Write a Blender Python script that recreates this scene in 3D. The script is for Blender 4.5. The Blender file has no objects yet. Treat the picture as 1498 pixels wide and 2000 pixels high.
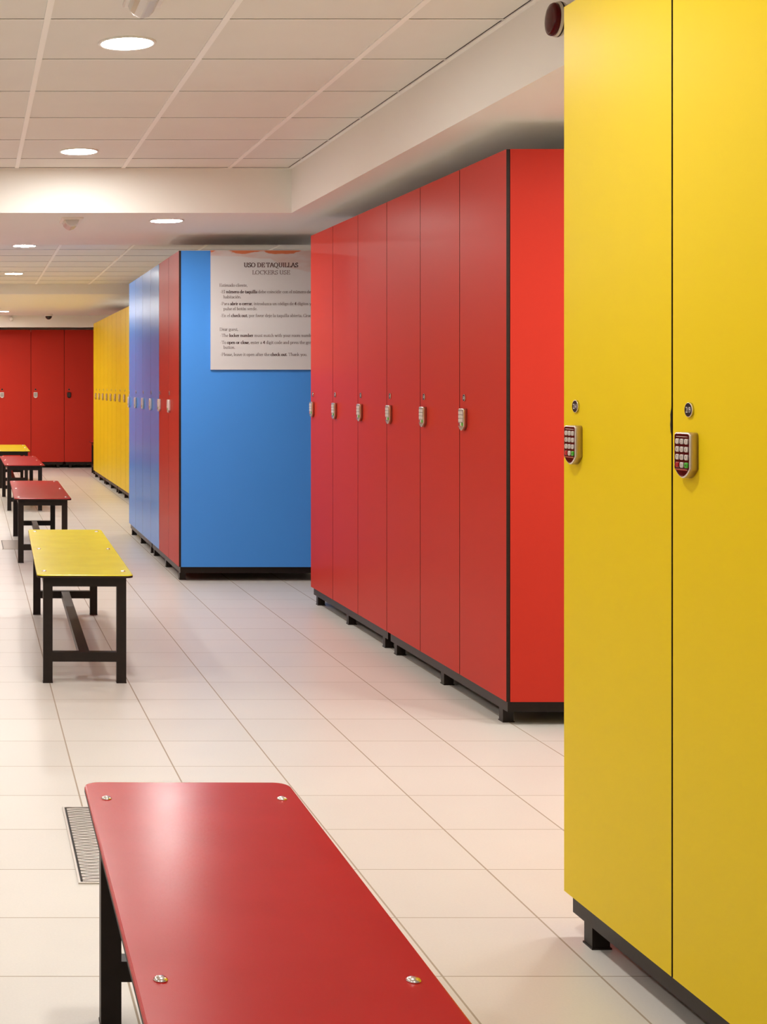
import bpy, math, random
from mathutils import Vector, Matrix
random.seed(7)
C = bpy.context.scene.collection
F = 2820.0          # focal length in pixels of the 1498x2000 frame
EYE = 1.25

# ------------------------------------------------------------------ camera, world, exposure
cam_d = bpy.data.cameras.new('camera')
cam = bpy.data.objects.new('camera', cam_d); C.objects.link(cam)
cam.location = (0, 0, EYE); cam.rotation_euler = (math.pi/2, 0, 0)
cam_d.sensor_fit = 'VERTICAL'; cam_d.sensor_height = 36.0; cam_d.sensor_width = 27.0
cam_d.lens = F/2000*36.0
cam_d.shift_x = (749+55)/2000.0
cam_d.shift_y = -(1000-755)/2000.0
cam_d.clip_start = .05; cam_d.clip_end = 100
bpy.context.scene.camera = cam
w = bpy.data.worlds.new('world'); bpy.context.scene.world = w
w.use_nodes = True
w.node_tree.nodes['Background'].inputs[0].default_value = (1, .93, .86, 1)
w.node_tree.nodes['Background'].inputs[1].default_value = .1
vs = bpy.context.scene.view_settings
vs.view_transform = 'Standard'; vs.look = 'None'; vs.gamma = 1; vs.use_curve_mapping = False
vs.exposure = .96
LAMP = 100.0                     # radiance of every downlight diffuser
LAMP_COL = (1.0, .97, .925)

# ------------------------------------------------------------------ materials
def mat(name, col, rough=.5, metal=0.0, spec=.5, noise=0.0, nscale=6.0, bump=0.0, bscale=200.0,
        emit=None, estr=0, coat=0.0, trans=0.0, rvar=0.0):
    m = bpy.data.materials.new(name); m.use_nodes = True
    nt = m.node_tree; b = nt.nodes['Principled BSDF']; L = nt.links
    b.inputs['Base Color'].default_value = (*col, 1)
    b.inputs['Roughness'].default_value = rough
    b.inputs['Metallic'].default_value = metal
    b.inputs['Specular IOR Level'].default_value = spec
    b.inputs['Coat Weight'].default_value = coat
    b.inputs['Transmission Weight'].default_value = trans
    tc = nt.nodes.new('ShaderNodeTexCoord')
    if noise or rvar:
        n = nt.nodes.new('ShaderNodeTexNoise'); n.inputs['Scale'].default_value = nscale
        n.inputs['Detail'].default_value = 5
        L.new(tc.outputs['Object'], n.inputs['Vector'])
        if noise:
            mx = nt.nodes.new('ShaderNodeMix'); mx.data_type = 'RGBA'
            mx.inputs[6].default_value = (*[c*(1-noise) for c in col], 1)
            mx.inputs[7].default_value = (*[min(1, c*(1+noise)) for c in col], 1)
            L.new(n.outputs['Fac'], mx.inputs[0]); L.new(mx.outputs[2], b.inputs['Base Color'])
        if rvar:
            mr = nt.nodes.new('ShaderNodeMapRange')
            mr.inputs['To Min'].default_value = rough-rvar; mr.inputs['To Max'].default_value = rough+rvar
            L.new(n.outputs['Fac'], mr.inputs['Value']); L.new(mr.outputs[0], b.inputs['Roughness'])
    if bump:
        n2 = nt.nodes.new('ShaderNodeTexNoise'); n2.inputs['Scale'].default_value = bscale
        L.new(tc.outputs['Object'], n2.inputs['Vector'])
        bp = nt.nodes.new('ShaderNodeBump'); bp.inputs['Strength'].default_value = bump
        bp.inputs['Distance'].default_value = .001
        L.new(n2.outputs['Fac'], bp.inputs['Height']); L.new(bp.outputs[0], b.inputs['Normal'])
    if emit:
        b.inputs['Emission Color'].default_value = (*emit, 1)
        b.inputs['Emission Strength'].default_value = estr
    return m

M = {}
def lam(name, col, rough=.34, spec=.22): M[name] = mat(name, col, rough, spec=spec, noise=.02, nscale=3, rvar=.012, bump=.03, bscale=260)
lam('yellow_laminate', (.77, .56, .012), .36, .10)
lam('red_laminate', (.50, .036, .023), .34, .04)
lam('blue_laminate', (.070, .285, .78), .235, .06)
M['red_bench'] = mat('red_bench', (.41, .008, .008), .235, spec=.22, noise=.10, nscale=9, rvar=.02, bump=.04, bscale=300)
M['yellow_bench'] = mat('yellow_bench', (.66, .58, .018), .235, spec=.3, noise=.07, nscale=9, rvar=.02, bump=.04, bscale=300)
M['core'] = mat('dark_laminate_core', (.022, .011, .009), .55, spec=.2, noise=.3, nscale=60)
M['black_steel'] = mat('black_painted_steel', (.014, .008, .006), .38, spec=.25, noise=.35, nscale=40, bump=.1, bscale=120)
M['black'] = mat('black_void', (.012, .009, .008), .6)
M['wall'] = mat('white_plaster', (.86, .84, .795), .75, noise=.015, nscale=2, bump=.05, bscale=150)
M['tbar'] = mat('white_grid_bar', (.94, .92, .89), .5)
M['chrome'] = mat('satin_chrome', (.72, .68, .63), .24, metal=1)
M['brass'] = mat('satin_nickel_body', (.55, .45, .33), .34, metal=.9)
M['bolt'] = mat('steel_bolt', (.75, .70, .68), .2, metal=1)
M['wine'] = mat('wine_red_keypad', (.045, .004, .005), .15)
M['key'] = mat('grey_key', (.60, .54, .48), .4)
M['key_dark'] = mat('key_digit', (.05, .03, .03), .5)
M['key_green'] = mat('green_key', (.05, .42, .02), .35)
M['key_red'] = mat('red_key', (.35, .005, .008), .35)
M['pale_body'] = mat('pale_lock_body', (.74, .69, .65), .32, metal=.25)  # blue-row lock body: its bright lit look is put into the colour
M['grey_face'] = mat('grey_keypad', (.30, .26, .24), .3)  # reflection that greys the locks, put into the face colour; also white-lock keys
M['white_plastic'] = mat('white_plastic', (.80, .77, .72), .35)
M['badge_black'] = mat('black_badge', (.012, .01, .01), .4, spec=.15)
M['ink_white'] = mat('white_ink', (.85, .82, .78), .5)
M['ink'] = mat('brown_ink', (.10, .045, .04), .6)
M['ink_grey'] = mat('grey_ink', (.17, .12, .11), .6)
M['diffuser'] = mat('lamp_diffuser', (.9, .9, .9), .5, emit=LAMP_COL, estr=LAMP)
M['red_lens'] = mat('dark_red_lens', (.06, .001, .002), .10, spec=.12)
M['beige_plastic'] = mat('beige_plastic', (.50, .44, .36), .4)
M['clear'] = mat('clear_plastic', (.82, .80, .76), .22, trans=.35)
M['smoke_dome'] = mat('dark_dome', (.02, .016, .014), .08)
M['steel'] = mat('stainless_steel', (.60, .55, .50), .32, metal=.8)
M['pit'] = mat('drain_pit', (.02, .016, .014), .7)

def tile_floor():
    m = bpy.data.materials.new('beige_floor_tile'); m.use_nodes = True
    nt = m.node_tree; b = nt.nodes['Principled BSDF']; L = nt.links
    tc = nt.nodes.new('ShaderNodeTexCoord'); sp = nt.nodes.new('ShaderNodeSeparateXYZ')
    L.new(tc.outputs['Object'], sp.inputs[0])
    def mth(op, a, bb=None, c=None):
        n = nt.nodes.new('ShaderNodeMath'); n.operation = op
        for i, v in enumerate((a, bb, c)):
            if v is None: continue
            if isinstance(v, (int, float)): n.inputs[i].default_value = v
            else: L.new(v, n.inputs[i])
        return n.outputs[0]
    TX, TY = .3345, .3385
    u = mth('DIVIDE', mth('SUBTRACT', sp.outputs[0], .3287-10*TX), TX)
    v = mth('DIVIDE', mth('SUBTRACT', sp.outputs[1], 3.06-40*TY), TY)
    fu = mth('FRACT', u); fv = mth('FRACT', v)
    du = mth('MULTIPLY', mth('MINIMUM', fu, mth('SUBTRACT', 1.0, fu)), TX)
    dv = mth('MULTIPLY', mth('MINIMUM', fv, mth('SUBTRACT', 1.0, fv)), TY)
    gu = mth('LESS_THAN', du, .0024); gv = mth('LESS_THAN', dv, .0017)
    g = mth('MAXIMUM', gu, gv)
    cv = nt.nodes.new('ShaderNodeCombineXYZ')
    L.new(mth('FLOOR', u), cv.inputs[0]); L.new(mth('FLOOR', v), cv.inputs[1])
    wn = nt.nodes.new('ShaderNodeTexWhiteNoise'); wn.noise_dimensions = '2D'; L.new(cv.outputs[0], wn.inputs['Vector'])
    n1 = nt.nodes.new('ShaderNodeTexNoise'); n1.inputs['Scale'].default_value = 180; n1.inputs['Detail'].default_value = 4
    L.new(tc.outputs['Object'], n1.inputs['Vector'])
    n2 = nt.nodes.new('ShaderNodeTexNoise'); n2.inputs['Scale'].default_value = 4; n2.inputs['Detail'].default_value = 5
    L.new(tc.outputs['Object'], n2.inputs['Vector'])
    k = mth('ADD', mth('ADD', mth('MULTIPLY', wn.outputs['Value'], .05), mth('MULTIPLY', n1.outputs['Fac'], .10)),
            mth('MULTIPLY', n2.outputs['Fac'], .09))
    k = mth('ADD', k, .86)
    base = nt.nodes.new('ShaderNodeMix'); base.data_type = 'RGBA'; base.blend_type = 'MULTIPLY'
    base.inputs[0].default_value = 1; base.inputs[6].default_value = (.66, .625, .575, 1)
    cc = nt.nodes.new('ShaderNodeCombineColor')
    for i in range(3): L.new(k, cc.inputs[i])
    L.new(cc.outputs[0], base.inputs[7])
    mx = nt.nodes.new('ShaderNodeMix'); mx.data_type = 'RGBA'
    L.new(g, mx.inputs[0]); L.new(base.outputs[2], mx.inputs[6]); mx.inputs[7].default_value = (.36, .29, .22, 1)
    L.new(mx.outputs[2], b.inputs['Base Color'])
    rr = mth('ADD', mth('MULTIPLY', g, .4), mth('ADD', .30, mth('MULTIPLY', n2.outputs['Fac'], .10)))
    L.new(rr, b.inputs['Roughness'])
    bp = nt.nodes.new('ShaderNodeBump'); bp.inputs['Strength'].default_value = .5; bp.inputs['Distance'].default_value = .002
    hh = mth('ADD', mth('MULTIPLY', g, -1.0), mth('MULTIPLY', n1.outputs['Fac'], .06))
    L.new(hh, bp.inputs['Height']); L.new(bp.outputs[0], b.inputs['Normal'])
    return m
M['floor'] = tile_floor()

def ceiling_mat(name, x0, dx, y0, dy):
    m = bpy.data.materials.new(name); m.use_nodes = True
    nt = m.node_tree; b = nt.nodes['Principled BSDF']; L = nt.links
    b.inputs['Roughness'].default_value = .8
    tc = nt.nodes.new('ShaderNodeTexCoord'); sp = nt.nodes.new('ShaderNodeSeparateXYZ')
    L.new(tc.outputs['Object'], sp.inputs[0])
    def mth(op, a, bb=None):
        n = nt.nodes.new('ShaderNodeMath'); n.operation = op
        for i, v in enumerate((a, bb)):
            if v is None: continue
            if isinstance(v, (int, float)): n.inputs[i].default_value = v
            else: L.new(v, n.inputs[i])
        return n.outputs[0]
    u = mth('DIVIDE', mth('SUBTRACT', sp.outputs[0], x0-20*dx), dx)
    v = mth('DIVIDE', mth('SUBTRACT', sp.outputs[1], y0-20*dy), dy)
    cv = nt.nodes.new('ShaderNodeCombineXYZ')
    L.new(mth('FLOOR', u), cv.inputs[0]); L.new(mth('FLOOR', v), cv.inputs[1])
    wn = nt.nodes.new('ShaderNodeTexWhiteNoise'); wn.noise_dimensions = '2D'; L.new(cv.outputs[0], wn.inputs['Vector'])
    n1 = nt.nodes.new('ShaderNodeTexNoise'); n1.inputs['Scale'].default_value = 5
    L.new(tc.outputs['Object'], n1.inputs['Vector'])
    k = mth('ADD', mth('ADD', mth('MULTIPLY', wn.outputs['Value'], .05), mth('MULTIPLY', n1.outputs['Fac'], .05)), .93)
    base = nt.nodes.new('ShaderNodeMix'); base.data_type = 'RGBA'; base.blend_type = 'MULTIPLY'
    base.inputs[0].default_value = 1; base.inputs[6].default_value = (.80, .78, .74, 1)
    cc = nt.nodes.new('ShaderNodeCombineColor')
    for i in range(3): L.new(k, cc.inputs[i])
    L.new(cc.outputs[0], base.inputs[7]); L.new(base.outputs[2], b.inputs['Base Color'])
    return m

def sign_mat():
    m = bpy.data.materials.new('printed_sign_board'); m.use_nodes = True
    nt = m.node_tree; b = nt.nodes['Principled BSDF']; L = nt.links
    b.inputs['Roughness'].default_value = .45
    tc = nt.nodes.new('ShaderNodeTexCoord'); sp = nt.nodes.new('ShaderNodeSeparateXYZ')
    L.new(tc.outputs['Object'], sp.inputs[0])
    def mth(op, a, bb=None):
        n = nt.nodes.new('ShaderNodeMath'); n.operation = op
        for i, v in enumerate((a, bb)):
            if v is None: continue
            if isinstance(v, (int, float)): n.inputs[i].default_value = v
            else: L.new(v, n.inputs[i])
        n.use_clamp = False
        return n.outputs[0]
    def noise(sc, d=6):
        mp = nt.nodes.new('ShaderNodeMapping'); mp.inputs['Scale'].default_value = (.45, 1, 1.3)
        L.new(tc.outputs['Object'], mp.inputs['Vector'])
        n = nt.nodes.new('ShaderNodeTexNoise'); n.inputs['Scale'].default_value = sc; n.inputs['Detail'].default_value = d
        L.new(mp.outputs[0], n.inputs['Vector']); return n.outputs['Fac']
    X, Z = sp.outputs[0], sp.outputs[2]      # object space: x 0..W, z 0..H
    H = .764
    depth = mth('SUBTRACT', H, Z)
    # pink wash: reaches deeper towards the right
    lim = nt.nodes.new('ShaderNodeValToRGB')
    e = lim.color_ramp.elements
    e[0].position = 0; e[0].color = (.10, .10, .10, 1)
    e[1].position = 1; e[1].color = (.52, .52, .52, 1)
    for p, c in ((.25, .12), (.42, .20), (.5, .19), (.62, .40), (.8, .50)):
        q = e.new(p); q.color = (c, c, c, 1)
    L.new(mth('DIVIDE', X, .768), lim.inputs[0])
    edge = mth('MULTIPLY', mth('ADD', lim.outputs[0], mth('MULTIPLY', mth('SUBTRACT', noise(9), .5), .16)), .27)
    wash = nt.nodes.new('ShaderNodeMapRange'); wash.interpolation_type = 'SMOOTHSTEP'
    wash.inputs['From Min'].default_value = -.006; wash.inputs['From Max'].default_value = .006
    L.new(mth('SUBTRACT', edge, depth), wash.inputs['Value'])
    mot = nt.nodes.new('ShaderNodeMapRange'); mot.inputs['From Min'].default_value = .35; mot.inputs['From Max'].default_value = .7
    mot.inputs['To Min'].default_value = .25; mot.inputs['To Max'].default_value = .9
    L.new(noise(14), mot.inputs['Value'])
    c1 = nt.nodes.new('ShaderNodeMix'); c1.data_type = 'RGBA'
    c1.inputs[6].default_value = (.62, .61, .61, 1); c1.inputs[7].default_value = (.60, .37, .32, 1)
    L.new(mth('MULTIPLY', wash.outputs[0], mot.outputs[0]), c1.inputs[0])
    # orange strokes hugging the top edge
    o = mth('SUBTRACT', mth('MULTIPLY', noise(8, 5), .20), mth('ADD', depth, .078))
    om = nt.nodes.new('ShaderNodeMapRange'); om.interpolation_type = 'SMOOTHSTEP'
    om.inputs['From Min'].default_value = 0; om.inputs['From Max'].default_value = .008
    L.new(o, om.inputs['Value'])
    c2 = nt.nodes.new('ShaderNodeMix'); c2.data_type = 'RGBA'
    L.new(om.outputs[0], c2.inputs[0]); L.new(c1.outputs[2], c2.inputs[6]); c2.inputs[7].default_value = (.62, .17, .07, 1)
    L.new(c2.outputs[2], b.inputs['Base Color'])
    return m
M['sign'] = sign_mat()

# ------------------------------------------------------------------ mesh helpers
class MB:
    def __init__(s): s.v = []; s.f = []; s.m = []; s.mats = []; s.smooth = []
    def mi(s, m):
        if m not in s.mats: s.mats.append(m)
        return s.mats.index(m)
    def add(s, vs, fs, m, smooth=False):
        o = len(s.v); s.v += [tuple(p) for p in vs]
        for f in fs: s.f.append([i+o for i in f]); s.m.append(s.mi(m)); s.smooth.append(smooth)
    def box(s, x0, x1, y0, y1, z0, z1, m, edge=None, axis=1):
        """edge: material of the faces not perpendicular to axis"""
        vs = [(x0,y0,z0),(x1,y0,z0),(x1,y1,z0),(x0,y1,z0),(x0,y0,z1),(x1,y0,z1),(x1,y1,z1),(x0,y1,z1)]
        fs = {2: [(0,3,2,1),(4,5,6,7)], 1: [(0,1,5,4),(2,3,7,6)], 0: [(1,2,6,5),(3,0,4,7)]}
        o = len(s.v); s.v += vs
        for a in (0,1,2):
            for f in fs[a]:
                s.f.append([i+o for i in f]); s.m.append(s.mi(m if (edge is None or a == axis) else edge)); s.smooth.append(False)
    def rings(s, rings, m, caps=(True, True), smooth=False):
        """loft list of rings (same count, closed)"""
        n = len(rings[0]); o = len(s.v)
        for r in rings: s.v += [tuple(p) for p in r]
        for k in range(len(rings)-1):
            for i in range(n):
                j = (i+1) % n
                s.f.append([o+k*n+i, o+k*n+j, o+(k+1)*n+j, o+(k+1)*n+i]); s.m.append(s.mi(m)); s.smooth.append(smooth)
        if caps[0]: s.f.append([o+i for i in reversed(range(n))]); s.m.append(s.mi(m)); s.smooth.append(False)
        if caps[1]: s.f.append([o+(len(rings)-1)*n+i for i in range(n)]); s.m.append(s.mi(m)); s.smooth.append(False)
    def lathe(s, prof, c, m, axis='z', n=32, caps=(True, True), smooth=True):
        """prof: list of (r, h) along the axis"""
        R = []
        for r, h in prof:
            ring = []
            for i in range(n):
                a = 2*math.pi*i/n; p = (r*math.cos(a), r*math.sin(a))
                if axis == 'z': q = (c[0]+p[0], c[1]+p[1], c[2]+h)
                elif axis == 'y': q = (c[0]+p[0], c[1]-h, c[2]+p[1])      # h grows towards -y
                else: q = (c[0]-h, c[1]-p[0], c[2]+p[1])                   # h grows towards -x
                ring.append(q)
            R.append(ring)
        s.rings(R, m, caps, smooth)
    def build(s, name, parent=None, loc=None):
        me = bpy.data.meshes.new(name); me.from_pydata(s.v, [], s.f)
        for m in s.mats: me.materials.append(m)
        me.polygons.foreach_set('material_index', s.m)
        me.polygons.foreach_set('use_smooth', s.smooth)
        me.update()
        import bmesh
        bm = bmesh.new(); bm.from_mesh(me)
        if len(s.v) < 6000: bmesh.ops.recalc_face_normals(bm, faces=bm.faces)
        bm.to_mesh(me); bm.free()
        o = bpy.data.objects.new(name, me); C.objects.link(o)
        if loc: o.location = loc
        if parent is not None: o.parent = parent
        return o

def tag(o, label=None, cat=None, group=None, kind=None):
    if label: o['label'] = label
    if cat: o['category'] = cat
    if group: o['group'] = group
    if kind: o['kind'] = kind
    return o
def thing(name, label, cat, loc=(0,0,0), rz=0, group=None):
    o = bpy.data.objects.new(name, None); C.objects.link(o)
    o.empty_display_size = .1; o.location = loc; o.rotation_euler = (0, 0, rz)
    return tag(o, label, cat, group)
def struct(name, mb, label=None):
    return tag(mb.build(name), label, None, None, 'structure')
def copy_part(src, parent, loc=None):
    c = src.copy(); C.objects.link(c); c.parent = parent
    if loc is not None: c.location = loc
    return c
def copy_tree(o, parent=None):
    kids = list(o.children)
    c = o.copy(); C.objects.link(c)
    if parent is not None: c.parent = parent
    for k in kids: copy_tree(k, c)
    return c
def rrect(w, h, r, n=5, cx=0, cy=0):
    pts = []
    for (sx, sy, a0) in ((1,1,0), (-1,1,90), (-1,-1,180), (1,-1,270)):
        for i in range(n+1):
            a = math.radians(a0+90*i/n)
            pts.append((cx+sx*(w/2-r)+r*math.cos(a), cy+sy*(h/2-r)+r*math.sin(a)))
    return pts

# ------------------------------------------------------------------ structure: floor, walls, ceilings
XL, XR, YB, YF = -2.9, 4.7, -1.6, 22.9
H1, H2, HS, H3 = 2.482, 2.43, 2.229, 2.314
mb = MB(); mb.box(XL, XR, YB, YF, -.08, 0, M['floor']); struct('floor', mb, 'beige square floor tiles with thin grout lines')
for nm, b in (('wall_left', (XL-.1, XL, YB, YF, 0, 2.8)), ('wall_right', (XR, XR+.1, YB, YF, 0, 2.8)),
              ('wall_back', (XL, XR, YF, YF+.1, 0, 2.8)), ('wall_front', (XL, XR, YB-.1, YB, 0, 2.8))):
    mb = MB(); mb.box(*b, M['wall']); struct(nm, mb, 'plain off-white plaster wall')
YE1, YE2, YE3, YW = 8.14, 9.977, 16.64, 21.6
XS = 1.803
m1 = ceiling_mat('ceiling_tiles_front', .253, .598, 4.84, .592)
m2 = ceiling_mat('ceiling_tiles_middle', .7375, .61, 16.64, .6)
mb = MB(); mb.box(XL, XS, YB, YE1, H1, H1+.06, m1); struct('ceiling', mb, 'suspended tile ceiling nearest the camera')
mb = MB(); mb.box(XL, XR, YE2, YE3, H2, H2+.06, m2); struct('ceiling', mb, 'suspended tile ceiling beyond the dropped beam')
mb = MB(); mb.box(XL, XS, YE1, YE2, HS, 2.7, M['wall']); struct('ceiling', mb, 'dropped plaster beam crossing the room')
mb = MB(); mb.box(XS, XR, YB, YE2, HS, 2.7, M['wall']); struct('ceiling', mb, 'lowered plaster soffit over the right-hand lockers')
mb = MB(); mb.box(XL, XR, YE3, YF, H3, 2.7, M['wall']); struct('ceiling', mb, 'low plaster ceiling in front of the far red lockers')
mb = MB(); mb.box(XL, XR, YW, YW+.08, 2.138, H3, M['wall']); struct('trim_1', mb, 'plaster band above the far red lockers')
# grid bars
mb = MB()
k = -6
while True:
    x = .253+.598*k; k += 1
    if x > XS-.02: break
    if x > XL: mb.box(x-.011, x+.011, YB, YE1-.003, H1-.004, H1+.003, M['tbar'])
struct('trim_2', mb, 'white lengthwise bars of the near ceiling grid')
mb = MB(); 
for k in range(-11, 6):
    y = 4.84+.592*k
    if y > YB:
        mb.box(XL, XS, y-.003, y+.005, H1-.003, H1+.003, M['tbar'])
        mb.box(XL, XS, y-.0052, y-.003, H1-.0006, H1+.003, M['core'])
struct('trim_3', mb, 'thin crosswise joints of the near ceiling grid')
mb = MB()
for k in range(-6, 7):
    x = .7375+.61*k
    if XL < x < XR: mb.box(x-.012, x+.012, YE2+.003, YE3-.003, H2-.004, H2+.003, M['tbar'])
struct('trim_4', mb, 'white lengthwise bars of the middle ceiling grid')
mb = MB()
for k in range(0, 12):
    y = YE3-.02-.6*k
    if y > YE2+.01:
        mb.box(XL, XR, y-.003, y+.006, H2-.003, H2+.003, M['tbar'])
        mb.box(XL, XR, y-.0058, y-.003, H2-.0006, H2+.003, M['core'])
struct('trim_5', mb, 'thin crosswise joints of the middle ceiling grid')
mb = MB()
mb.box(XS-.02, XS, YB, YE1, H1-.006, H1, M['tbar']); mb.box(XS-.024, XS-.02, YB, YE1, H1-.0008, H1, M['core'])
mb.box(XL, XS-.02, YE1-.02, YE1, H1-.006, H1, M['tbar']); mb.box(XL, XS-.024, YE1-.025, YE1-.02, H1-.0008, H1, M['core'])
struct('trim_6', mb, 'white edge angle around the near ceiling grid')
mb = MB(); mb.box(XL, XR, YE3-.02, YE3, H2-.005, H2, M['tbar'])
struct('trim_7', mb, 'white edge angle of the middle ceiling grid')

# ------------------------------------------------------------------ downlights
ring_mb = MB()
ring_mb.lathe([(.104, 0), (.104, -.003), (.100, -.006), (.093, -.006), (.091, -.002), (.091, 0)], (0,0,0), M['white_plastic'], n=48, caps=(False, False))
dif_mb = MB()
dif_mb.lathe([(.0915, -.001), (.0915, -.004), (.080, -.0055)], (0,0,0), M['diffuser'], n=48, smooth=False)
visible = [(.556, 5.17, H1, 'large round ceiling downlight nearest the camera, beside the emergency light'),
           (.560, 7.55, H1, 'round ceiling downlight close in front of the dropped beam'),
           (1.146, 8.50, HS, 'round downlight in the underside of the dropped beam, toward the red lockers'),
           (.441, 12.08, H2, 'thin-looking downlight just past the dropped beam, half hidden by its edge'),
           (.438, 15.06, H2, 'small downlight in the farther tile ceiling, next before the far plaster ceiling'),
           (.430, 20.42, H3, 'farthest small downlight at the left edge, above the far red lockers')]
unseen = [(.556, 2.79, H1), (.556, .40, H1), (-1.24, .40, H1), (-1.24, 2.79, H1), (-1.24, 5.17, H1), (-1.24, 7.55, H1),  # unseen downlights, many added only to brighten floor, walls and lockers
          (-.45, 9.0, HS), (-.75, 12.08, H2), (-.75, 15.06, H2), (-1.95, 12.08, H2), (-1.95, 15.06, H2), (2.9, 13.8, H2),
          (-.15, 17.6, H3), (-.3, 19.2, H3), (-2.0, 18.2, H3), (-2.0, 20.42, H3), (2.7, 18.2, H3),
          (2.10, 4.30, HS), (2.75, 4.30, HS), (3.4, 4.30, HS), (3.9, 7.0, HS), (-.25, 13.57, H2), (-.2, 20.9, H3), (.10, 18.4, H3)]
lamp0 = None
for i, (x, y, z, *lab) in enumerate(visible + unseen):
    if lamp0 is None:
        t = lamp0 = thing('recessed_downlight', lab[0], 'ceiling light', (x, y, z))
        ring_mb.build('trim_ring', t); dif_mb.build('diffuser', t)
    else:
        t = copy_tree(lamp0); t.location = (x, y, z)
    if lab: t['label'] = lab[0]; t['group'] = 'round ceiling downlights in view'
    else: t['label'] = 'round white downlight outside the photographed part of the ceiling'; t['group'] = 'downlights outside the view'

# ------------------------------------------------------------------ text helpers
_tcache = {}
def text_geo(s, size):
    if s not in _tcache:
        cu = bpy.data.curves.new('t', 'FONT'); cu.body = s; cu.align_x = 'CENTER'; cu.align_y = 'CENTER'; cu.size = 1; cu.resolution_u = 3
        o = bpy.data.objects.new('t', cu); C.objects.link(o)
        dg = bpy.context.evaluated_depsgraph_get(); dg.update()
        me = bpy.data.meshes.new_from_object(o.evaluated_get(dg))
        _tcache[s] = ([tuple(v.co) for v in me.vertices], [tuple(p.vertices) for p in me.polygons])
        bpy.data.objects.remove(o); bpy.data.curves.remove(cu); bpy.data.meshes.remove(me)
    vs, fs = _tcache[s]
    xs = [v[0] for v in vs]; ys = [v[1] for v in vs]
    cx, cy = (min(xs)+max(xs))/2, (min(ys)+max(ys))/2
    h = max(ys)-min(ys)
    return [((v[0]-cx)/h*size, (v[1]-cy)/h*size) for v in vs], fs, (max(xs)-min(xs))/h*size
def put_text(mb, s, cx, y, cz, h, m, width=None):
    """text facing -y, height h"""
    vs, fs, wd = text_geo(s, h)
    k = 1 if width is None else width/wd
    mb.add([(cx+v[0]*k, y, cz+v[1]) for v in vs], fs, m)

# ------------------------------------------------------------------ lockers
DZ0, DZ1 = .092, 2.122
def lock_mesh(style):
    """front faces -y, back on y=0, centred on x=0 z=0"""
    W, Ht, D = .060, .088, .0165
    def outline(s):
        w = W/2-s; top = Ht/2-s; r = .007-s*.5; p = []
        for i in range(5):
            a = math.radians(90*i/4); p.append((w-r+r*math.cos(a), top-r+r*math.sin(a)))
        for i in range(5):
            a = math.radians(90+90*i/4); p.append((-w+r+r*math.cos(a), top-r+r*math.sin(a)))
        zb = -Ht/2+.019
        n = 12                                       # pointed-round bottom
        for i in range(n+1):
            t = i/n; x = -w+2*w*t
            z = zb-(zb+Ht/2-s)*(1-abs(2*t-1)**1.9)
            p.append((x, z))
        return p
    body, rim, face = {'wine': (M['brass'], M['chrome'], M['wine']), 'grey': (M['brass'], M['chrome'], M['grey_face']), 'pale': (M['pale_body'], M['pale_body'], M['pale_body']),
                       'white': (M['white_plastic'], M['white_plastic'], M['white_plastic']),
                       'black': (M['badge_black'], M['badge_black'], M['badge_black'])}[style]
    mb = MB()
    R = lambda s, y: [(x, -y, z) for x, z in outline(s)]
    mb.rings([R(0, 0), R(0, D-.003), R(.0008, D-.0012)], body, (True, False), True)
    mb.rings([R(.0008, D-.0012), R(.0022, D), R(.0034, D)], rim, (False, False), True)
    mb.rings([R(.0034, D), R(.0038, D-.0008)], face, (False, True), False)
    # keypad plate
    ky = {'black': M['key_dark']}.get(style, M['key'] if style != 'white' else M['grey_face'])
    for r in range(4):
        for c in range(3):
            cx = -.0165+.0165*c; cz = .0265-.0150*r
            m = ky
            if r == 3 and c == 0: m = M['key_red'] if style in ('wine', 'grey', 'pale') else ky
            if r == 3 and c == 2: m = M['key_green'] if style in ('wine', 'grey', 'pale') else ky
            hw = .0056 if style == 'wine' else .0072; hz = .0052 if style == 'wine' else .0062
            p = rrect(2*hw, 2*hz, .003, 3, cx, cz)
            q = rrect(2*hw-.0016, 2*hz-.0016, .0024, 3, cx, cz)
            mb.rings([[(x, -(D-.001), z) for x, z in p], [(x, -(D+.0010), z) for x, z in p], [(x, -(D+.0016), z) for x, z in q]], m, (False, True), False)
            if style == 'wine':
                d = '123456789'[r*3+c] if r < 3 else (None, '0', None)[c]
                if d: put_text(mb, d, cx, -(D+.0018), cz, .0062, M['key_dark'])
                elif c == 2: mb.box(cx-.002, cx+.002, -(D+.0019), -(D+.0016), cz-.0012, cz+.0012, M['key_dark'])
    if style in ('wine', 'grey', 'pale'):
        mb.box(-.022, .022, -(D+.002), -(D-.001), -.0285, -.0262, M['chrome'])
        mb.box(-.005, .005, -(D+.0008), -(D-.001), -.0395, -.0386, M['chrome'])
        mb.box(-.020, .020, -(D+.0006), -(D-.001), .0352, .0362, M['key'])
    me = mb.build('keypad_lock')
    d = me.data; bpy.data.objects.remove(me)
    return d
LOCKS = {k: lock_mesh(k) for k in ('wine', 'grey', 'pale', 'white', 'black')}
def badge_mesh(num):
    mb = MB()
    mb.lathe([(.0142, 0), (.0142, .0035), (.0138, .0043), (.0130, .0043)], (0,0,0), M['chrome'], 'y', 28, (True, False))
    mb.lathe([(.0130, .0043), (.0128, .0040)], (0,0,0), M['badge_black'], 'y', 28, (False, True), False)
    if num: put_text(mb, num, 0, -.0044, 0, .0112, M['ink_white'], .0172)
    o = mb.build('number_badge'); d = o.data; bpy.data.objects.remove(o); return d
_b = {}
def mesh_obj(name, data, parent, loc):
    o = bpy.data.objects.new(name, data); C.objects.link(o); o.parent = parent; o.location = loc; return o
LAMN = {'y': 'yellow_laminate', 'r': 'red_laminate', 'b': 'blue_laminate'}
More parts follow.
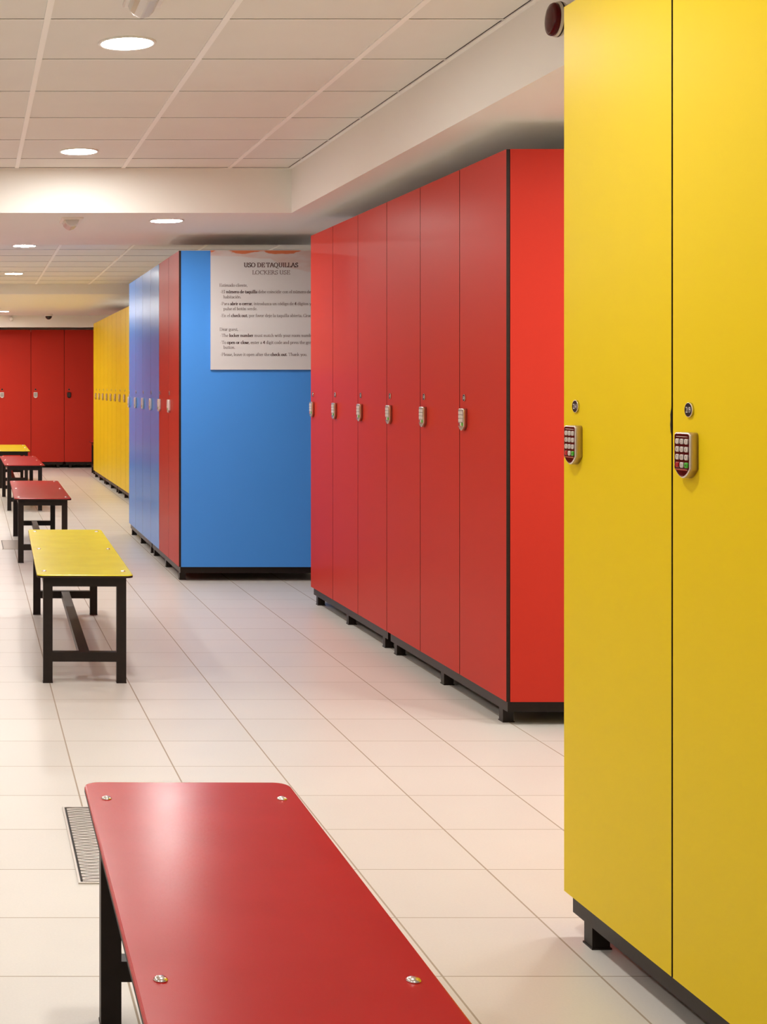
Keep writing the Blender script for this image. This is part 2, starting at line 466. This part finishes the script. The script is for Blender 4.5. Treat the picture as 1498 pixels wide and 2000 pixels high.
def locker_bank(origin, rz, wd, colors, label, depth=1.0, near_panel=None, far_panel=None, locks=None, nums=None, lock_at=.072, group=None, chips=()):
    """local x runs along the doors, -y is the side the doors face; wd = width of one door"""
    t = thing('locker_bank', label, 'lockers', (origin[0], origin[1], 0), rz, group)
    n = len(colors); W = wd*n
    near_panel = near_panel or colors[-1]; far_panel = far_panel or colors[0]
    g = .003
    # dark inner carcass
    mb = MB(); mb.box(.016, W-.016, .030, depth-.014, DZ0+.012, DZ1-.030, M['black']); mb.build('carcass', t)
    mb = MB(); mb.box(.016, W-.016, .016, depth-.014, DZ1-.028, DZ1-.004, M['tbar']); mb.build('top_panel', t)
    mb = MB(); mb.box(.0004, .014, .0135, depth, DZ0, DZ1, M[LAMN[far_panel]], M['core'], 0); mb.build('side_panel', t)
    mb = MB(); mb.box(W-.014, W-.0004, .0135, depth, DZ0, DZ1, M[LAMN[near_panel]], M['core'], 0); mb.build('side_panel', t)
    mb = MB(); mb.box(.016, W-.016, depth-.012, depth, DZ0, DZ1, M[LAMN[colors[0]]], M['core'], 1); mb.build('back_panel', t)
    # base frame
    mb = MB(); i = .022
    mb.box(i, W-i, .012, .052, .050, DZ0-.001, M['black_steel']); mb.box(i, W-i, depth-.05, depth-.01, .050, DZ0-.001, M['black_steel'])
    mb.box(i, i+.04, .052, depth-.05, .050, DZ0-.001, M['black_steel']); mb.box(W-i-.04, W-i, .052, depth-.05, .050, DZ0-.001, M['black_steel'])
    mb.box(.012, W-.012, .016, depth-.014, DZ0-.001, DZ0+.010, M['black'])
    mb.build('base_frame', t)
    for lx in (.075, W/2-.02, W-.115 if near_panel != 'x' else W-.1):
        for ly in (.014, depth-.054):
            mb = MB(); mb.box(lx, lx+.04, ly, ly+.04, 0, .0505, M['black_steel']); mb.box(lx-.003, lx+.043, ly-.002, ly+.043, 0, .004, M['black_steel'])
            mb.build('leg', t)
    for k, c in enumerate(colors):
        x0, x1 = k*wd+g, (k+1)*wd-g
        mb = MB(); mb.box(0, x1-x0, 0, .0125, DZ0, DZ1, M[LAMN[c]], M['core'], 1)
        if k in chips:
            xx = x1-x0
            pts = [(xx, .735), (xx-.003, .741), (xx-.0045, .755), (xx-.0032, .765), (xx-.004, .775), (xx-.001, .785), (xx, .79)]
            pts = [(x, z+.42) for x, z in pts]
            mb.add([(x, -.0003, z) for x, z in pts], [tuple(range(len(pts)))], M['core'])
        d = mb.build('door', t, (x0, 0, 0))
        st = locks[k] if locks else 'grey'
        mesh_obj('keypad_lock', LOCKS[st], d, (lock_at-g, 0, 1.1185))
        num = nums[k] if nums else None
        if num not in _b: _b[num] = badge_mesh(num)
        mesh_obj('number_badge', _b[num], d, (lock_at-g, 0, 1.2055))
    return t
def row(P0, P1, ndoors, modules, **kw):
    d = Vector((P1[0]-P0[0], P1[1]-P0[1])); L_ = d.length; d.normalize(); wd = L_/ndoors
    rz = math.atan2(d.y, d.x); o = Vector(P0)
    for mo in modules:
        mo = dict(mo); cols = mo.pop('colors'); 
        locker_bank((o.x, o.y), rz, wd, cols, mo.pop('label'), **{**kw, **mo})
        o = o + d*(wd*len(cols))

# near yellow row: doors 3.32 .. 2.83 .. 2.34 .. 1.85
row((1.3605, 3.32), (1.397, 1.85), 3, [dict(colors='yyy', locks=['wine']*3, nums=['214', '219', '224'], chips=(0,), lock_at=.068,
    label='large yellow locker bank at the right edge with lockers 214 and 219')])
# red row
row((1.9625, 8.36), (1.963, 5.30), 6, [
    dict(colors='rrr', nums=['228', '229', '230'], label='farther half of the red locker row, touching the view of the sign'),
    dict(colors='rrr', nums=['231', '232', '233'], label='nearer half of the red locker row, with the broad red side panel')], group='red locker row in the middle', lock_at=.060)
# blue and red row
row((1.336, 12.27), (1.329, 9.264), 6, [
    dict(colors='bbb', locks=['pale']*3, label='farther bank of the blue row, three blue doors beside the far yellow lockers'),
    dict(colors='brr', locks=['pale']*3, near_panel='b', label='bank with one blue and two red doors whose blue side carries the sign')], group='blue and red locker row', lock_at=.06)
# far yellow row
row((1.690, 20.05), (1.704, 15.46), 9, [
    dict(colors='yyy', label='farthest bank of the far yellow row, next to the far red lockers'),
    dict(colors='yyy', label='middle bank of the far yellow row along the aisle'),
    dict(colors='yyy', label='nearest bank of the far yellow row, partly behind the blue lockers')], group='far yellow locker row', lock_at=.51-.07)
# far red lockers facing the camera
row((-1.666, 22.2), (2.9655, 22.2), 9, [
    dict(colors='rrr', locks=['white']*3, label='red lockers on the far wall left of the photographed part'),
    dict(colors='rrr', locks=['white']*3, label='red lockers on the far wall with white keypads, behind the benches'),
    dict(colors='rrr', locks=['black', 'white', 'white'], label='red lockers on the far wall with a black keypad, beside the yellow row')],
    depth=.5, group='red lockers on the far wall', lock_at=.072)

# unseen row added along the left wall to colour door reflections and bounce light
row((-2.35, 6.5), (-2.35, 21.8), 30, [dict(colors=c, label='%s lockers along the left wall outside the picture, %s bank from the camera' % ({'r': 'red', 'y': 'yellow'}[c[0]], w_))
    for c, w_ in zip(['rrr']*5+['yyy']*2+['rrr']*3, 'first second third fourth fifth sixth seventh eighth ninth tenth'.split())], depth=.5, group='lockers along the left wall', lock_at=.06)

# ------------------------------------------------------------------ benches
def bench(near, far, color, label, length=1.93, width=.404, name='changing_bench'):
    n, f = Vector(near), Vector(far); d = (f-n).normalized(); c = (n+f)/2
    rz = math.atan2(d.y, d.x)-math.pi/2
    t = thing(name, label, 'bench', (c.x, c.y, 0), rz, 'benches in a line down the aisle' if length > 1.9 else None)
    hl, hw = length/2, width/2
    mb = MB()
    z0, z1 = .447, .460
    P = lambda s: [(x, y) for x, y in rrect(width-2*s, length-2*s, .032-s, 6)]
    R = lambda s, z: [(x, y, z) for x, y in P(s)]
    mb.rings([R(.0015, z0), R(0, z0+.0015), R(0, z1-.004)], M['core'], (True, False), False)
    mb.rings([R(0, z1-.004), R(.0015, z1-.001), R(.004, z1)], M[color], (False, True), False)
    mb.build('seat', t)
    lw = .175; ly = hl-.035; s = .040
    for sx in (-1, 1):
        for sy in (-1, 1):
            mb = MB(); xa, xb = sorted((sx*lw, sx*(lw-s))); ya, yb = sorted((sy*ly, sy*(ly-s)))
            mb.box(xa, xb, ya, yb, .004, .447, M['black_steel']); mb.box(xa-.001, xb+.001, ya-.001, yb+.001, 0, .004, M['core'])
            mb.build('leg', t)
    mb = MB()
    for sy in (-1, 1):
        ya, yb = sorted((sy*ly, sy*(ly-s))); mb.box(-lw+s, lw-s, ya, yb, .407, .4469, M['black_steel'])
    for sx in (-1, 1):
        xa, xb = sorted((sx*lw, sx*(lw-s))); mb.box(xa, xb, -ly+s, ly-s, .417, .4469, M['black_steel'])
    mb.build('seat_frame', t)
    for sy in (-1, 1):
        ya, yb = sorted((sy*ly, sy*(ly-s)))
        mb = MB(); mb.box(-lw+s, lw-s, ya, yb, .090, .130, M['black_steel']); mb.build('end_rail', t)
    mb = MB(); mb.box(-.022, .022, -ly+s, ly-s, .094, .128, M['black_steel']); mb.build('stretcher', t)
    for by in (-.845, 0, .845):
        for bx in (-.168, .168):
            mb = MB(); mb.lathe([(.0102, 0), (.0100, .0015), (.0078, .0036), (.0042, .0050), (.001, .0054)], (0,0,0), M['bolt'], n=20)
            mb.build('bolt', t, (bx, by*hl/.965, z1))
    return t
bench((.4115, .956), (.427, 2.886), 'red_bench', 'big red bench in the foreground with domed steel bolts', width=.408)
bench((.475, 6.05), (.513, 7.98), 'yellow_bench', 'yellow-green topped bench standing behind the big red one')
bench((.502, 10.19), (.521, 12.12), 'red_bench', 'faded red bench directly behind the yellow-green bench')
bench((.533, 14.5), (.518, 16.43), 'red_bench', 'mauve-looking red bench, fourth from the camera')
bench((.514, 17.7), (.523, 19.63), 'yellow_bench', 'farthest bench, yellow top at the left edge before the far red lockers')
bench((3.63, 20.75), (1.70, 20.75), 'red_bench', 'red bench crosswise behind the end of the far yellow row')

# ------------------------------------------------------------------ floor drains
def drain(x0, y0, x1, y1, label):
    t = thing('floor_drain', label, 'drain', ((x0+x1)/2, (y0+y1)/2, 0), 0, 'steel floor drains')
    w2, l2 = (x1-x0)/2, (y1-y0)/2
    mb = MB(); b = .006; ht = .004
    mb.box(-w2, -w2+b, -l2, l2, 0, ht, M['steel']); mb.box(w2-b, w2, -l2, l2, 0, ht, M['steel'])
    mb.box(-w2+b, w2-b, -l2, -l2+b, 0, ht, M['steel']); mb.box(-w2+b, w2-b, l2-b, l2, 0, ht, M['steel'])
    mb.build('frame', t)
    mb = MB(); mb.box(-w2+b, w2-b, -l2+b, l2-b, 0, .001, M['pit']); mb.build('pit', t)
    mb = MB()
    gw, gl = w2-b-.006, l2-b-.004; nb = int(2*gl/.0118); p = 2*gl/nb; N = 28
    for i in range(nb):
        ph = 0 if i % 2 else math.pi; yc = -gl+(i+.5)*p
        top = []; bot = []
        for j in range(N+1):
            x = -gw+2*gw*j/N
            a = 2*math.pi*(x+gw)/.062
            wv = .0022*math.cos(a+ph)
            hw = p/2-.0024
            top.append((x, yc+wv*.55+hw+.0010*math.cos(a+ph))); bot.append((x, yc+wv*.55-hw-.0010*math.cos(a+ph)))
        vs = []; fs = []
        for (a_, b_) in zip(top, bot):
            vs += [(a_[0], a_[1], .0034), (b_[0], b_[1], .0034), (a_[0], a_[1], .001), (b_[0], b_[1], .001)]
        for j in range(N):
            o = 4*j; fs += [(o, o+1, o+5, o+4), (o+0, o+4, o+6, o+2), (o+1, o+3, o+7, o+5)]
        mb.add(vs, fs, M['steel'])
    mb.build('grate', t)
drain(.268, 3.627, .400, 4.283, 'long steel grate in the floor under the big red bench')
drain(.232, 11.08, .390, 11.71, 'small far floor grate at the left edge beside the faded red bench')

# ------------------------------------------------------------------ sign with its own drawn serif lettering
def arc(cx, cy, rx, ry, a0, a1, n=9):
    return [(cx+rx*math.cos(math.radians(a0+(a1-a0)*i/n)), cy+ry*math.sin(math.radians(a0+(a1-a0)*i/n))) for i in range(n+1)]
def sf(x, y, r=.09): return [(x-r, y), (x+r, y)]
X = .62
def O_(w, h, cx=None):
    cx = cx or w/2+.05; return arc(cx, h/2, w/2, h/2, 0, 360, 16)
G = {
 ' ': (.28, []),
 'U': (.86, [[(.18,1),(.18,.35)]+arc(.43,.33,.25,.33,180,360)+[(.68,1)], sf(.18,1,.13), sf(.68,1,.13)]),
 'S': (.62, [arc(.31,.75,.2,.24,30,270)+arc(.31,.26,.22,.25,90,-150), [(.49,.85),(.49,1)], [(.08,0),(.08,.2)]]),
 'O': (.92, [O_(.74,1)]), 'D': (.86, [[(.18,0),(.18,1)], [(.06,1),(.35,1)]+arc(.37,.5,.38,.5,90,-90)+[(.06,0)]]),
 'E': (.70, [[(.18,0),(.18,1)], [(.06,1),(.6,1),(.6,.82)], [(.18,.52),(.48,.52)], [(.48,.44),(.48,.6)], [(.06,0),(.62,0),(.64,.2)]]),
 'T': (.74, [[(.37,0),(.37,1)], [(.05,.82),(.06,1),(.68,1),(.69,.82)], sf(.37,0,.13)]),
 'A': (.82, [[(.1,0),(.40,1)], [(.42,1),(.72,0)], [(.2,.34),(.62,.34)], sf(.1,0), sf(.72,0,.12)]),
 'Q': (.92, [O_(.74,1), [(.42,0),(.62,-.2),(.95,-.26)]]),
 'I': (.38, [[(.19,0),(.19,1)], sf(.19,0,.13), sf(.19,1,.13)]),
 'L': (.66, [[(.18,0),(.18,1)], sf(.18,1,.12), [(.06,0),(.58,0),(.61,.22)]]),
 'C': (.80, [arc(.45,.5,.38,.5,45,315,14), [(.72,.8),(.72,1)]]),
 'K': (.80, [[(.18,0),(.18,1)], sf(.18,0,.12), sf(.18,1,.12), [(.2,.48),(.64,1)], [(.3,.56),(.72,0)], sf(.66,1), sf(.74,0)]),
 'R': (.78, [[(.18,0),(.18,1)], sf(.18,0,.12), [(.06,1),(.34,1)]+arc(.36,.75,.2,.25,90,-90)+[(.18,.5)], [(.36,.5),(.7,0)], sf(.72,0)]),
 'P': (.68, [[(.18,0),(.18,1)], sf(.18,0,.12), [(.06,1),(.34,1)]+arc(.36,.73,.22,.27,90,-90)+[(.18,.46)]]),
 'G': (.86, [arc(.45,.5,.38,.5,45,330,14), [(.74,.8),(.74,1)], [(.74,.05),(.74,.42)], sf(.72,.42,.12)]),
 'a': (.50, [arc(.24,.44,.16,.18,160,0,6)+[(.40,.08),(.5,.02)], [(.40,.36),(.15,.26)]+arc(.2,.13,.12,.13,110,300,8)+[(.4,.1)]]),
 'b': (.58, [[(.13,0),(.13,1.05)], [(.03,1.0),(.13,1.05)], arc(.31,.31,.2,.31,150,-150,12)]),
 'c': (.48, [arc(.28,.31,.21,.31,50,310,10)]),
 'd': (.60, [[(.43,0),(.43,1.05)], [(.33,1.0),(.43,1.05)], arc(.26,.31,.2,.31,30,330,12), [(.43,.02),(.54,.05)]]),
 'e': (.50, [[(.08,.34),(.43,.38)]+arc(.27,.31,.19,.31,20,310,12)]),
 'f': (.34, [[(.14,0),(.14,.85)]+arc(.28,.85,.14,.2,180,50,5), [(.03,X),(.32,X)], sf(.14,0)]),
 'g': (.52, [arc(.24,.42,.16,.2,0,360,12), [(.36,.56),(.5,.6)], [(.14,.25),(.12,.1),(.34,.04)]+arc(.26,-.14,.2,.15,60,-240,12)]),
 'h': (.60, [[(.13,0),(.13,1.05)], [(.03,1.0),(.13,1.05)], arc(.29,.42,.16,.2,170,0,6)+[(.45,0)], sf(.13,0), sf(.45,0)]),
 'i': (.28, [[(.14,0),(.14,X)], [(.05,.58),(.14,X)], sf(.14,0), [(.14,.86),(.14,.96)]]),
 'j': (.28, [[(.14,X),(.14,-.15),(.0,-.3)], [(.05,.58),(.14,X)], [(.14,.86),(.14,.96)]]),
 'k': (.58, [[(.13,0),(.13,1.05)], [(.03,1.0),(.13,1.05)], [(.15,.28),(.44,.6)], [(.24,.36),(.5,0)], sf(.13,0), sf(.5,0), sf(.42,.6)]),
 'l': (.28, [[(.14,0),(.14,1.05)], [(.04,1.0),(.14,1.05)], sf(.14,0)]),
 'm': (.88, [[(.13,0),(.13,X)], [(.04,.57),(.13,X)], arc(.28,.42,.15,.2,170,0,6)+[(.43,0)], arc(.58,.42,.15,.2,170,0,6)+[(.73,0)], sf(.13,0), sf(.43,0), sf(.73,0)]),
 'n': (.60, [[(.13,0),(.13,X)], [(.04,.57),(.13,X)], arc(.29,.42,.16,.2,170,0,6)+[(.45,0)], sf(.13,0), sf(.45,0)]),
 'o': (.54, [O_(.42,X,.27)]),
 'p': (.58, [[(.13,-.32),(.13,X)], [(.03,.57),(.13,X)], sf(.13,-.32), arc(.31,.31,.2,.31,150,-150,12)]),
 'q': (.58, [[(.45,-.32),(.45,X)], sf(.45,-.32), arc(.27,.31,.2,.31,30,330,12)]),
 'r': (.42, [[(.13,0),(.13,X)], [(.04,.57),(.13,X)], [(.13,.45),(.24,.6),(.37,.57)], sf(.13,0)]),
 's': (.40, [arc(.2,.46,.12,.15,40,260,7)+arc(.2,.16,.14,.16,80,-150,8)]),
 't': (.36, [[(.15,.8),(.15,.1),(.24,.01),(.34,.08)], [(.03,X),(.32,X)]]),
 'u': (.60, [[(.13,X),(.13,.18)]+arc(.29,.18,.16,.18,180,350,6), [(.45,X),(.45,0)], [(.45,.02),(.55,.03)], [(.05,X),(.13,X)], [(.36,X),(.45,X)]]),
 'v': (.54, [[(.08,X),(.27,0),(.46,X)], sf(.08,X), sf(.46,X)]),
 'w': (.80, [[(.08,X),(.25,0),(.40,X),(.56,0),(.72,X)], sf(.08,X), sf(.40,X), sf(.72,X)]),
 'y': (.54, [[(.08,X),(.28,0)], [(.46,X),(.2,-.28),(.06,-.28)], sf(.08,X), sf(.46,X)]),
 'z': (.46, [[(.07,.5),(.07,X),(.4,X),(.06,0),(.42,0),(.42,.13)]]),
 '4': (.54, [[(.36,0),(.36,.95),(.05,.28),(.5,.28)]]),
 '.': (.24, [[(.11,0),(.11,.09)]]), ',': (.24, [[(.12,.09),(.12,0),(.07,-.14)]]), '*': (.30, [[(.14,.28),(.14,.38)]]),
}
for a, bse in (('ú', 'u'), ('ó', 'o'), ('í', 'i')):
    adv, st = G[bse]; st = [q for q in st if not (bse == 'i' and q[0] == (.14,.86))]
    G[a] = (adv, st+[[(adv/2-.02, .74), (adv/2+.10, .95)]])
def width_of(segs): return sum(G[ch][0] for s, _ in segs for ch in s)
def draw_line(mb, segs, x, z, cap, xs, y, bold_m, reg_m, thin=.145, title=None):
    """x, z metres on the board; cap = cap height; xs = horizontal stretch"""
    for s, bold in segs:
        wgt = (.22 if bold else thin)*cap
        for ch in s:
            adv, strokes = G[ch]
            for st in strokes:
                pts = [(x+p[0]*cap*xs, z+p[1]*cap) for p in st]
                for (a, b) in zip(pts, pts[1:]):
                    dx, dz = b[0]-a[0], b[1]-a[1]; l = math.hypot(dx, dz)
                    if l < 1e-7: continue
                    wd = wgt*(.42+.58*abs(dz)/l)/2
                    nx, nz = -dz/l*wd, dx/l*wd; ex, ez = dx/l*wd*.6, dz/l*wd*.6
                    mb.add([(a[0]+nx-ex, y, a[1]+nz-ez), (a[0]-nx-ex, y, a[1]-nz-ez), (b[0]-nx+ex, y, b[1]-nz+ez), (b[0]+nx+ex, y, b[1]+nz+ez)],
                           [(0,1,2,3)], bold_m if bold else reg_m)
            x += adv*cap*xs
    return x
SX, SZ, SW, SH, SS = 1.530, 1.358, .768, .764, 304.6
t = thing('information_sign', 'white locker instructions sign on the blue side panel', 'sign', (SX, 9.249, SZ))
mb = MB(); mb.box(0, SW, 0, .012, 0, SH, M['sign']); mb.build('board', t)
zz = lambda zy: 1.25+(755-(480+zy/6.81))/SS-SZ
xx = lambda zx: ((400+zx/6.81)+55)/SS-SX
mb = MB(); Yt = -.0006
lines = [(515, 285, 723, .0265, [('USO DE TAQUILLAS', True)]), (625, 382, 505, .0250, [('LOCKERS USE', False)])]
for zx, zy, wz, cap, segs in lines:
    xs = (wz/6.81/SS)/(width_of(segs)*cap)
    draw_line(mb, segs, xx(zx), zz(zy), cap, xs, Yt, M['ink'], M['ink'])
cap = .0188
xs1 = (1140/6.81/SS)/(width_of([('Please, leave it open after the check out. Thank you.', False)])*cap)
body = [(190, 545, [('Estimado cliente,', 0)]),
        (205, 632, [('*', 0), ('El ', 0), ('número de taquilla', 1), (' debe coincidir con el número de', 0)]), (243, 700, [('habitación.', 0)]),
        (205, 790, [('*', 0), ('Para ', 0), ('abrir o cerrar', 1), (', introduzca un código de ', 0), ('4', 1), (' dígitos y', 0)]), (243, 857, [('pulse el botón verde.', 0)]),
        (205, 948, [('*', 0), ('En el ', 0), ('check out', 1), (', por favor deje la taquilla abierta. Gracias.', 0)]),
        (192, 1130, [('Dear guest,', 0)]),
        (205, 1212, [('*', 0), ('The ', 0), ('locker number', 1), (' must match with your room number.', 0)]),
        (205, 1305, [('*', 0), ('To ', 0), ('open or close', 1), (', enter a ', 0), ('4', 1), (' digit code and press the green', 0)]), (243, 1370, [('button.', 0)]),
        (205, 1465, [('*', 0), ('Please, leave it open after the ', 0), ('check out', 1), ('. Thank you.', 0)])]
for zx, zy, segs in body: draw_line(mb, segs, xx(zx), zz(zy), cap, xs1, Yt, M['ink'], M['ink_grey'])
mb.build('lettering', t)

# ------------------------------------------------------------------ emergency lights
def emergency(x, y, z, label, L_=.26):
    t = thing('emergency_light', label, 'emergency light', (x, y, z), 0, 'ceiling emergency lights')
    mb = MB(); mb.rings([[(a, b, 0) for a, b in rrect(.125, L_, .012)], [(a, b, -.008) for a, b in rrect(.125, L_, .012)], [(a, b, -.012) for a, b in rrect(.115, L_-.01, .01)]], M['white_plastic'])
    mb.build('base_plate', t)
    mb = MB()
    def sec(yy, s):
        return [(x*s-.003, yy, -.011+(z+.011)*s) for x, z in ((.043,-.011), (.036,-.034), (.024,-.046), (.006,-.052), (0,-.0525), (-.006,-.052), (-.026,-.042), (-.038,-.030), (-.045,-.011))]
    h = L_/2-.02
    mb.rings([sec(-h, .86), sec(-h+.006, .97), sec(-h+.02, 1), sec(h-.02, 1), sec(h-.006, .97), sec(h, .86)], M['clear'], (True, True), False)
    mb.build('lens', t)
    mb = MB(); mb.lathe([(.008, -h+.03), (.008, h-.03)], (0, 0, -.034), M['tbar'], 'y', 16); mb.build('tube', t)
    mb = MB(); mb.box(-.022, -.016, -h+.03, h-.03, -.03, -.012, M['steel']); mb.box(.012, .018, -h+.03, h-.03, -.03, -.012, M['steel']); mb.build('reflector', t)
emergency(.548, 4.53, H1, 'clear emergency light at the top edge, before the nearest downlight')
emergency(.583, 8.47, HS, 'small clear emergency light under the dropped beam')

# ------------------------------------------------------------------ fire alarm on the soffit side
t = thing('fire_alarm', 'dark red round alarm on the soffit face above the yellow lockers', 'fire alarm', (XS, 4.345, 2.355))
mb = MB(); mb.lathe([(.044, 0), (.044, .020), (.040, .022), (.040, .026), (.050, .028), (.052, .034), (.052, .046), (.049, .049)], (0,0,0), M['beige_plastic'], 'x', 40)
mb.build('base', t)
mb = MB(); mb.lathe([(.0525, .036), (.0525, .041)], (0,0,0), M['core'], 'x', 40)
mb.lathe([(.0405, .021), (.0405, .0255)], (0,0,0), M['core'], 'x', 40); mb.build('gasket', t)
mb = MB(); mb.lathe([(.049, .049), (.0495, .056), (.047, .061), (.035, .063), (.015, .0645), (.002, .0648)], (0,0,0), M['red_lens'], 'x', 40)
mb.build('lens', t)

# ------------------------------------------------------------------ dome camera and sensor at the far end
t = thing('security_camera', 'small black dome camera under the low far ceiling', 'camera', (1.128, 21.2, H3))
mb = MB(); mb.lathe([(.062, 0), (.062, -.018), (.056, -.03)], (0,0,0), M['white_plastic'], 'z', 32); mb.build('mount', t)
mb = MB(); mb.lathe([(.050*math.cos(a), -.03-.050*math.sin(a)) for a in [math.pi/2*i/8 for i in range(8)]]+[(.002, -.08)], (0,0,0), M['smoke_dome'], 'z', 32); mb.build('dome', t)
t = thing('motion_sensor', 'small white round sensor on the band above the far lockers', 'sensor', (.588, YW, 2.262))
mb = MB(); mb.lathe([(.036, 0), (.036, .02), (.032, .028)], (0,0,0), M['white_plastic'], 'y', 28); mb.build('housing', t)
mb = MB(); mb.lathe([(.026*math.cos(a), .028+.026*math.sin(a)) for a in [math.pi/2*i/6 for i in range(6)]]+[(.002, .054)], (0,0,0), M['tbar'], 'y', 28); mb.build('lens', t)
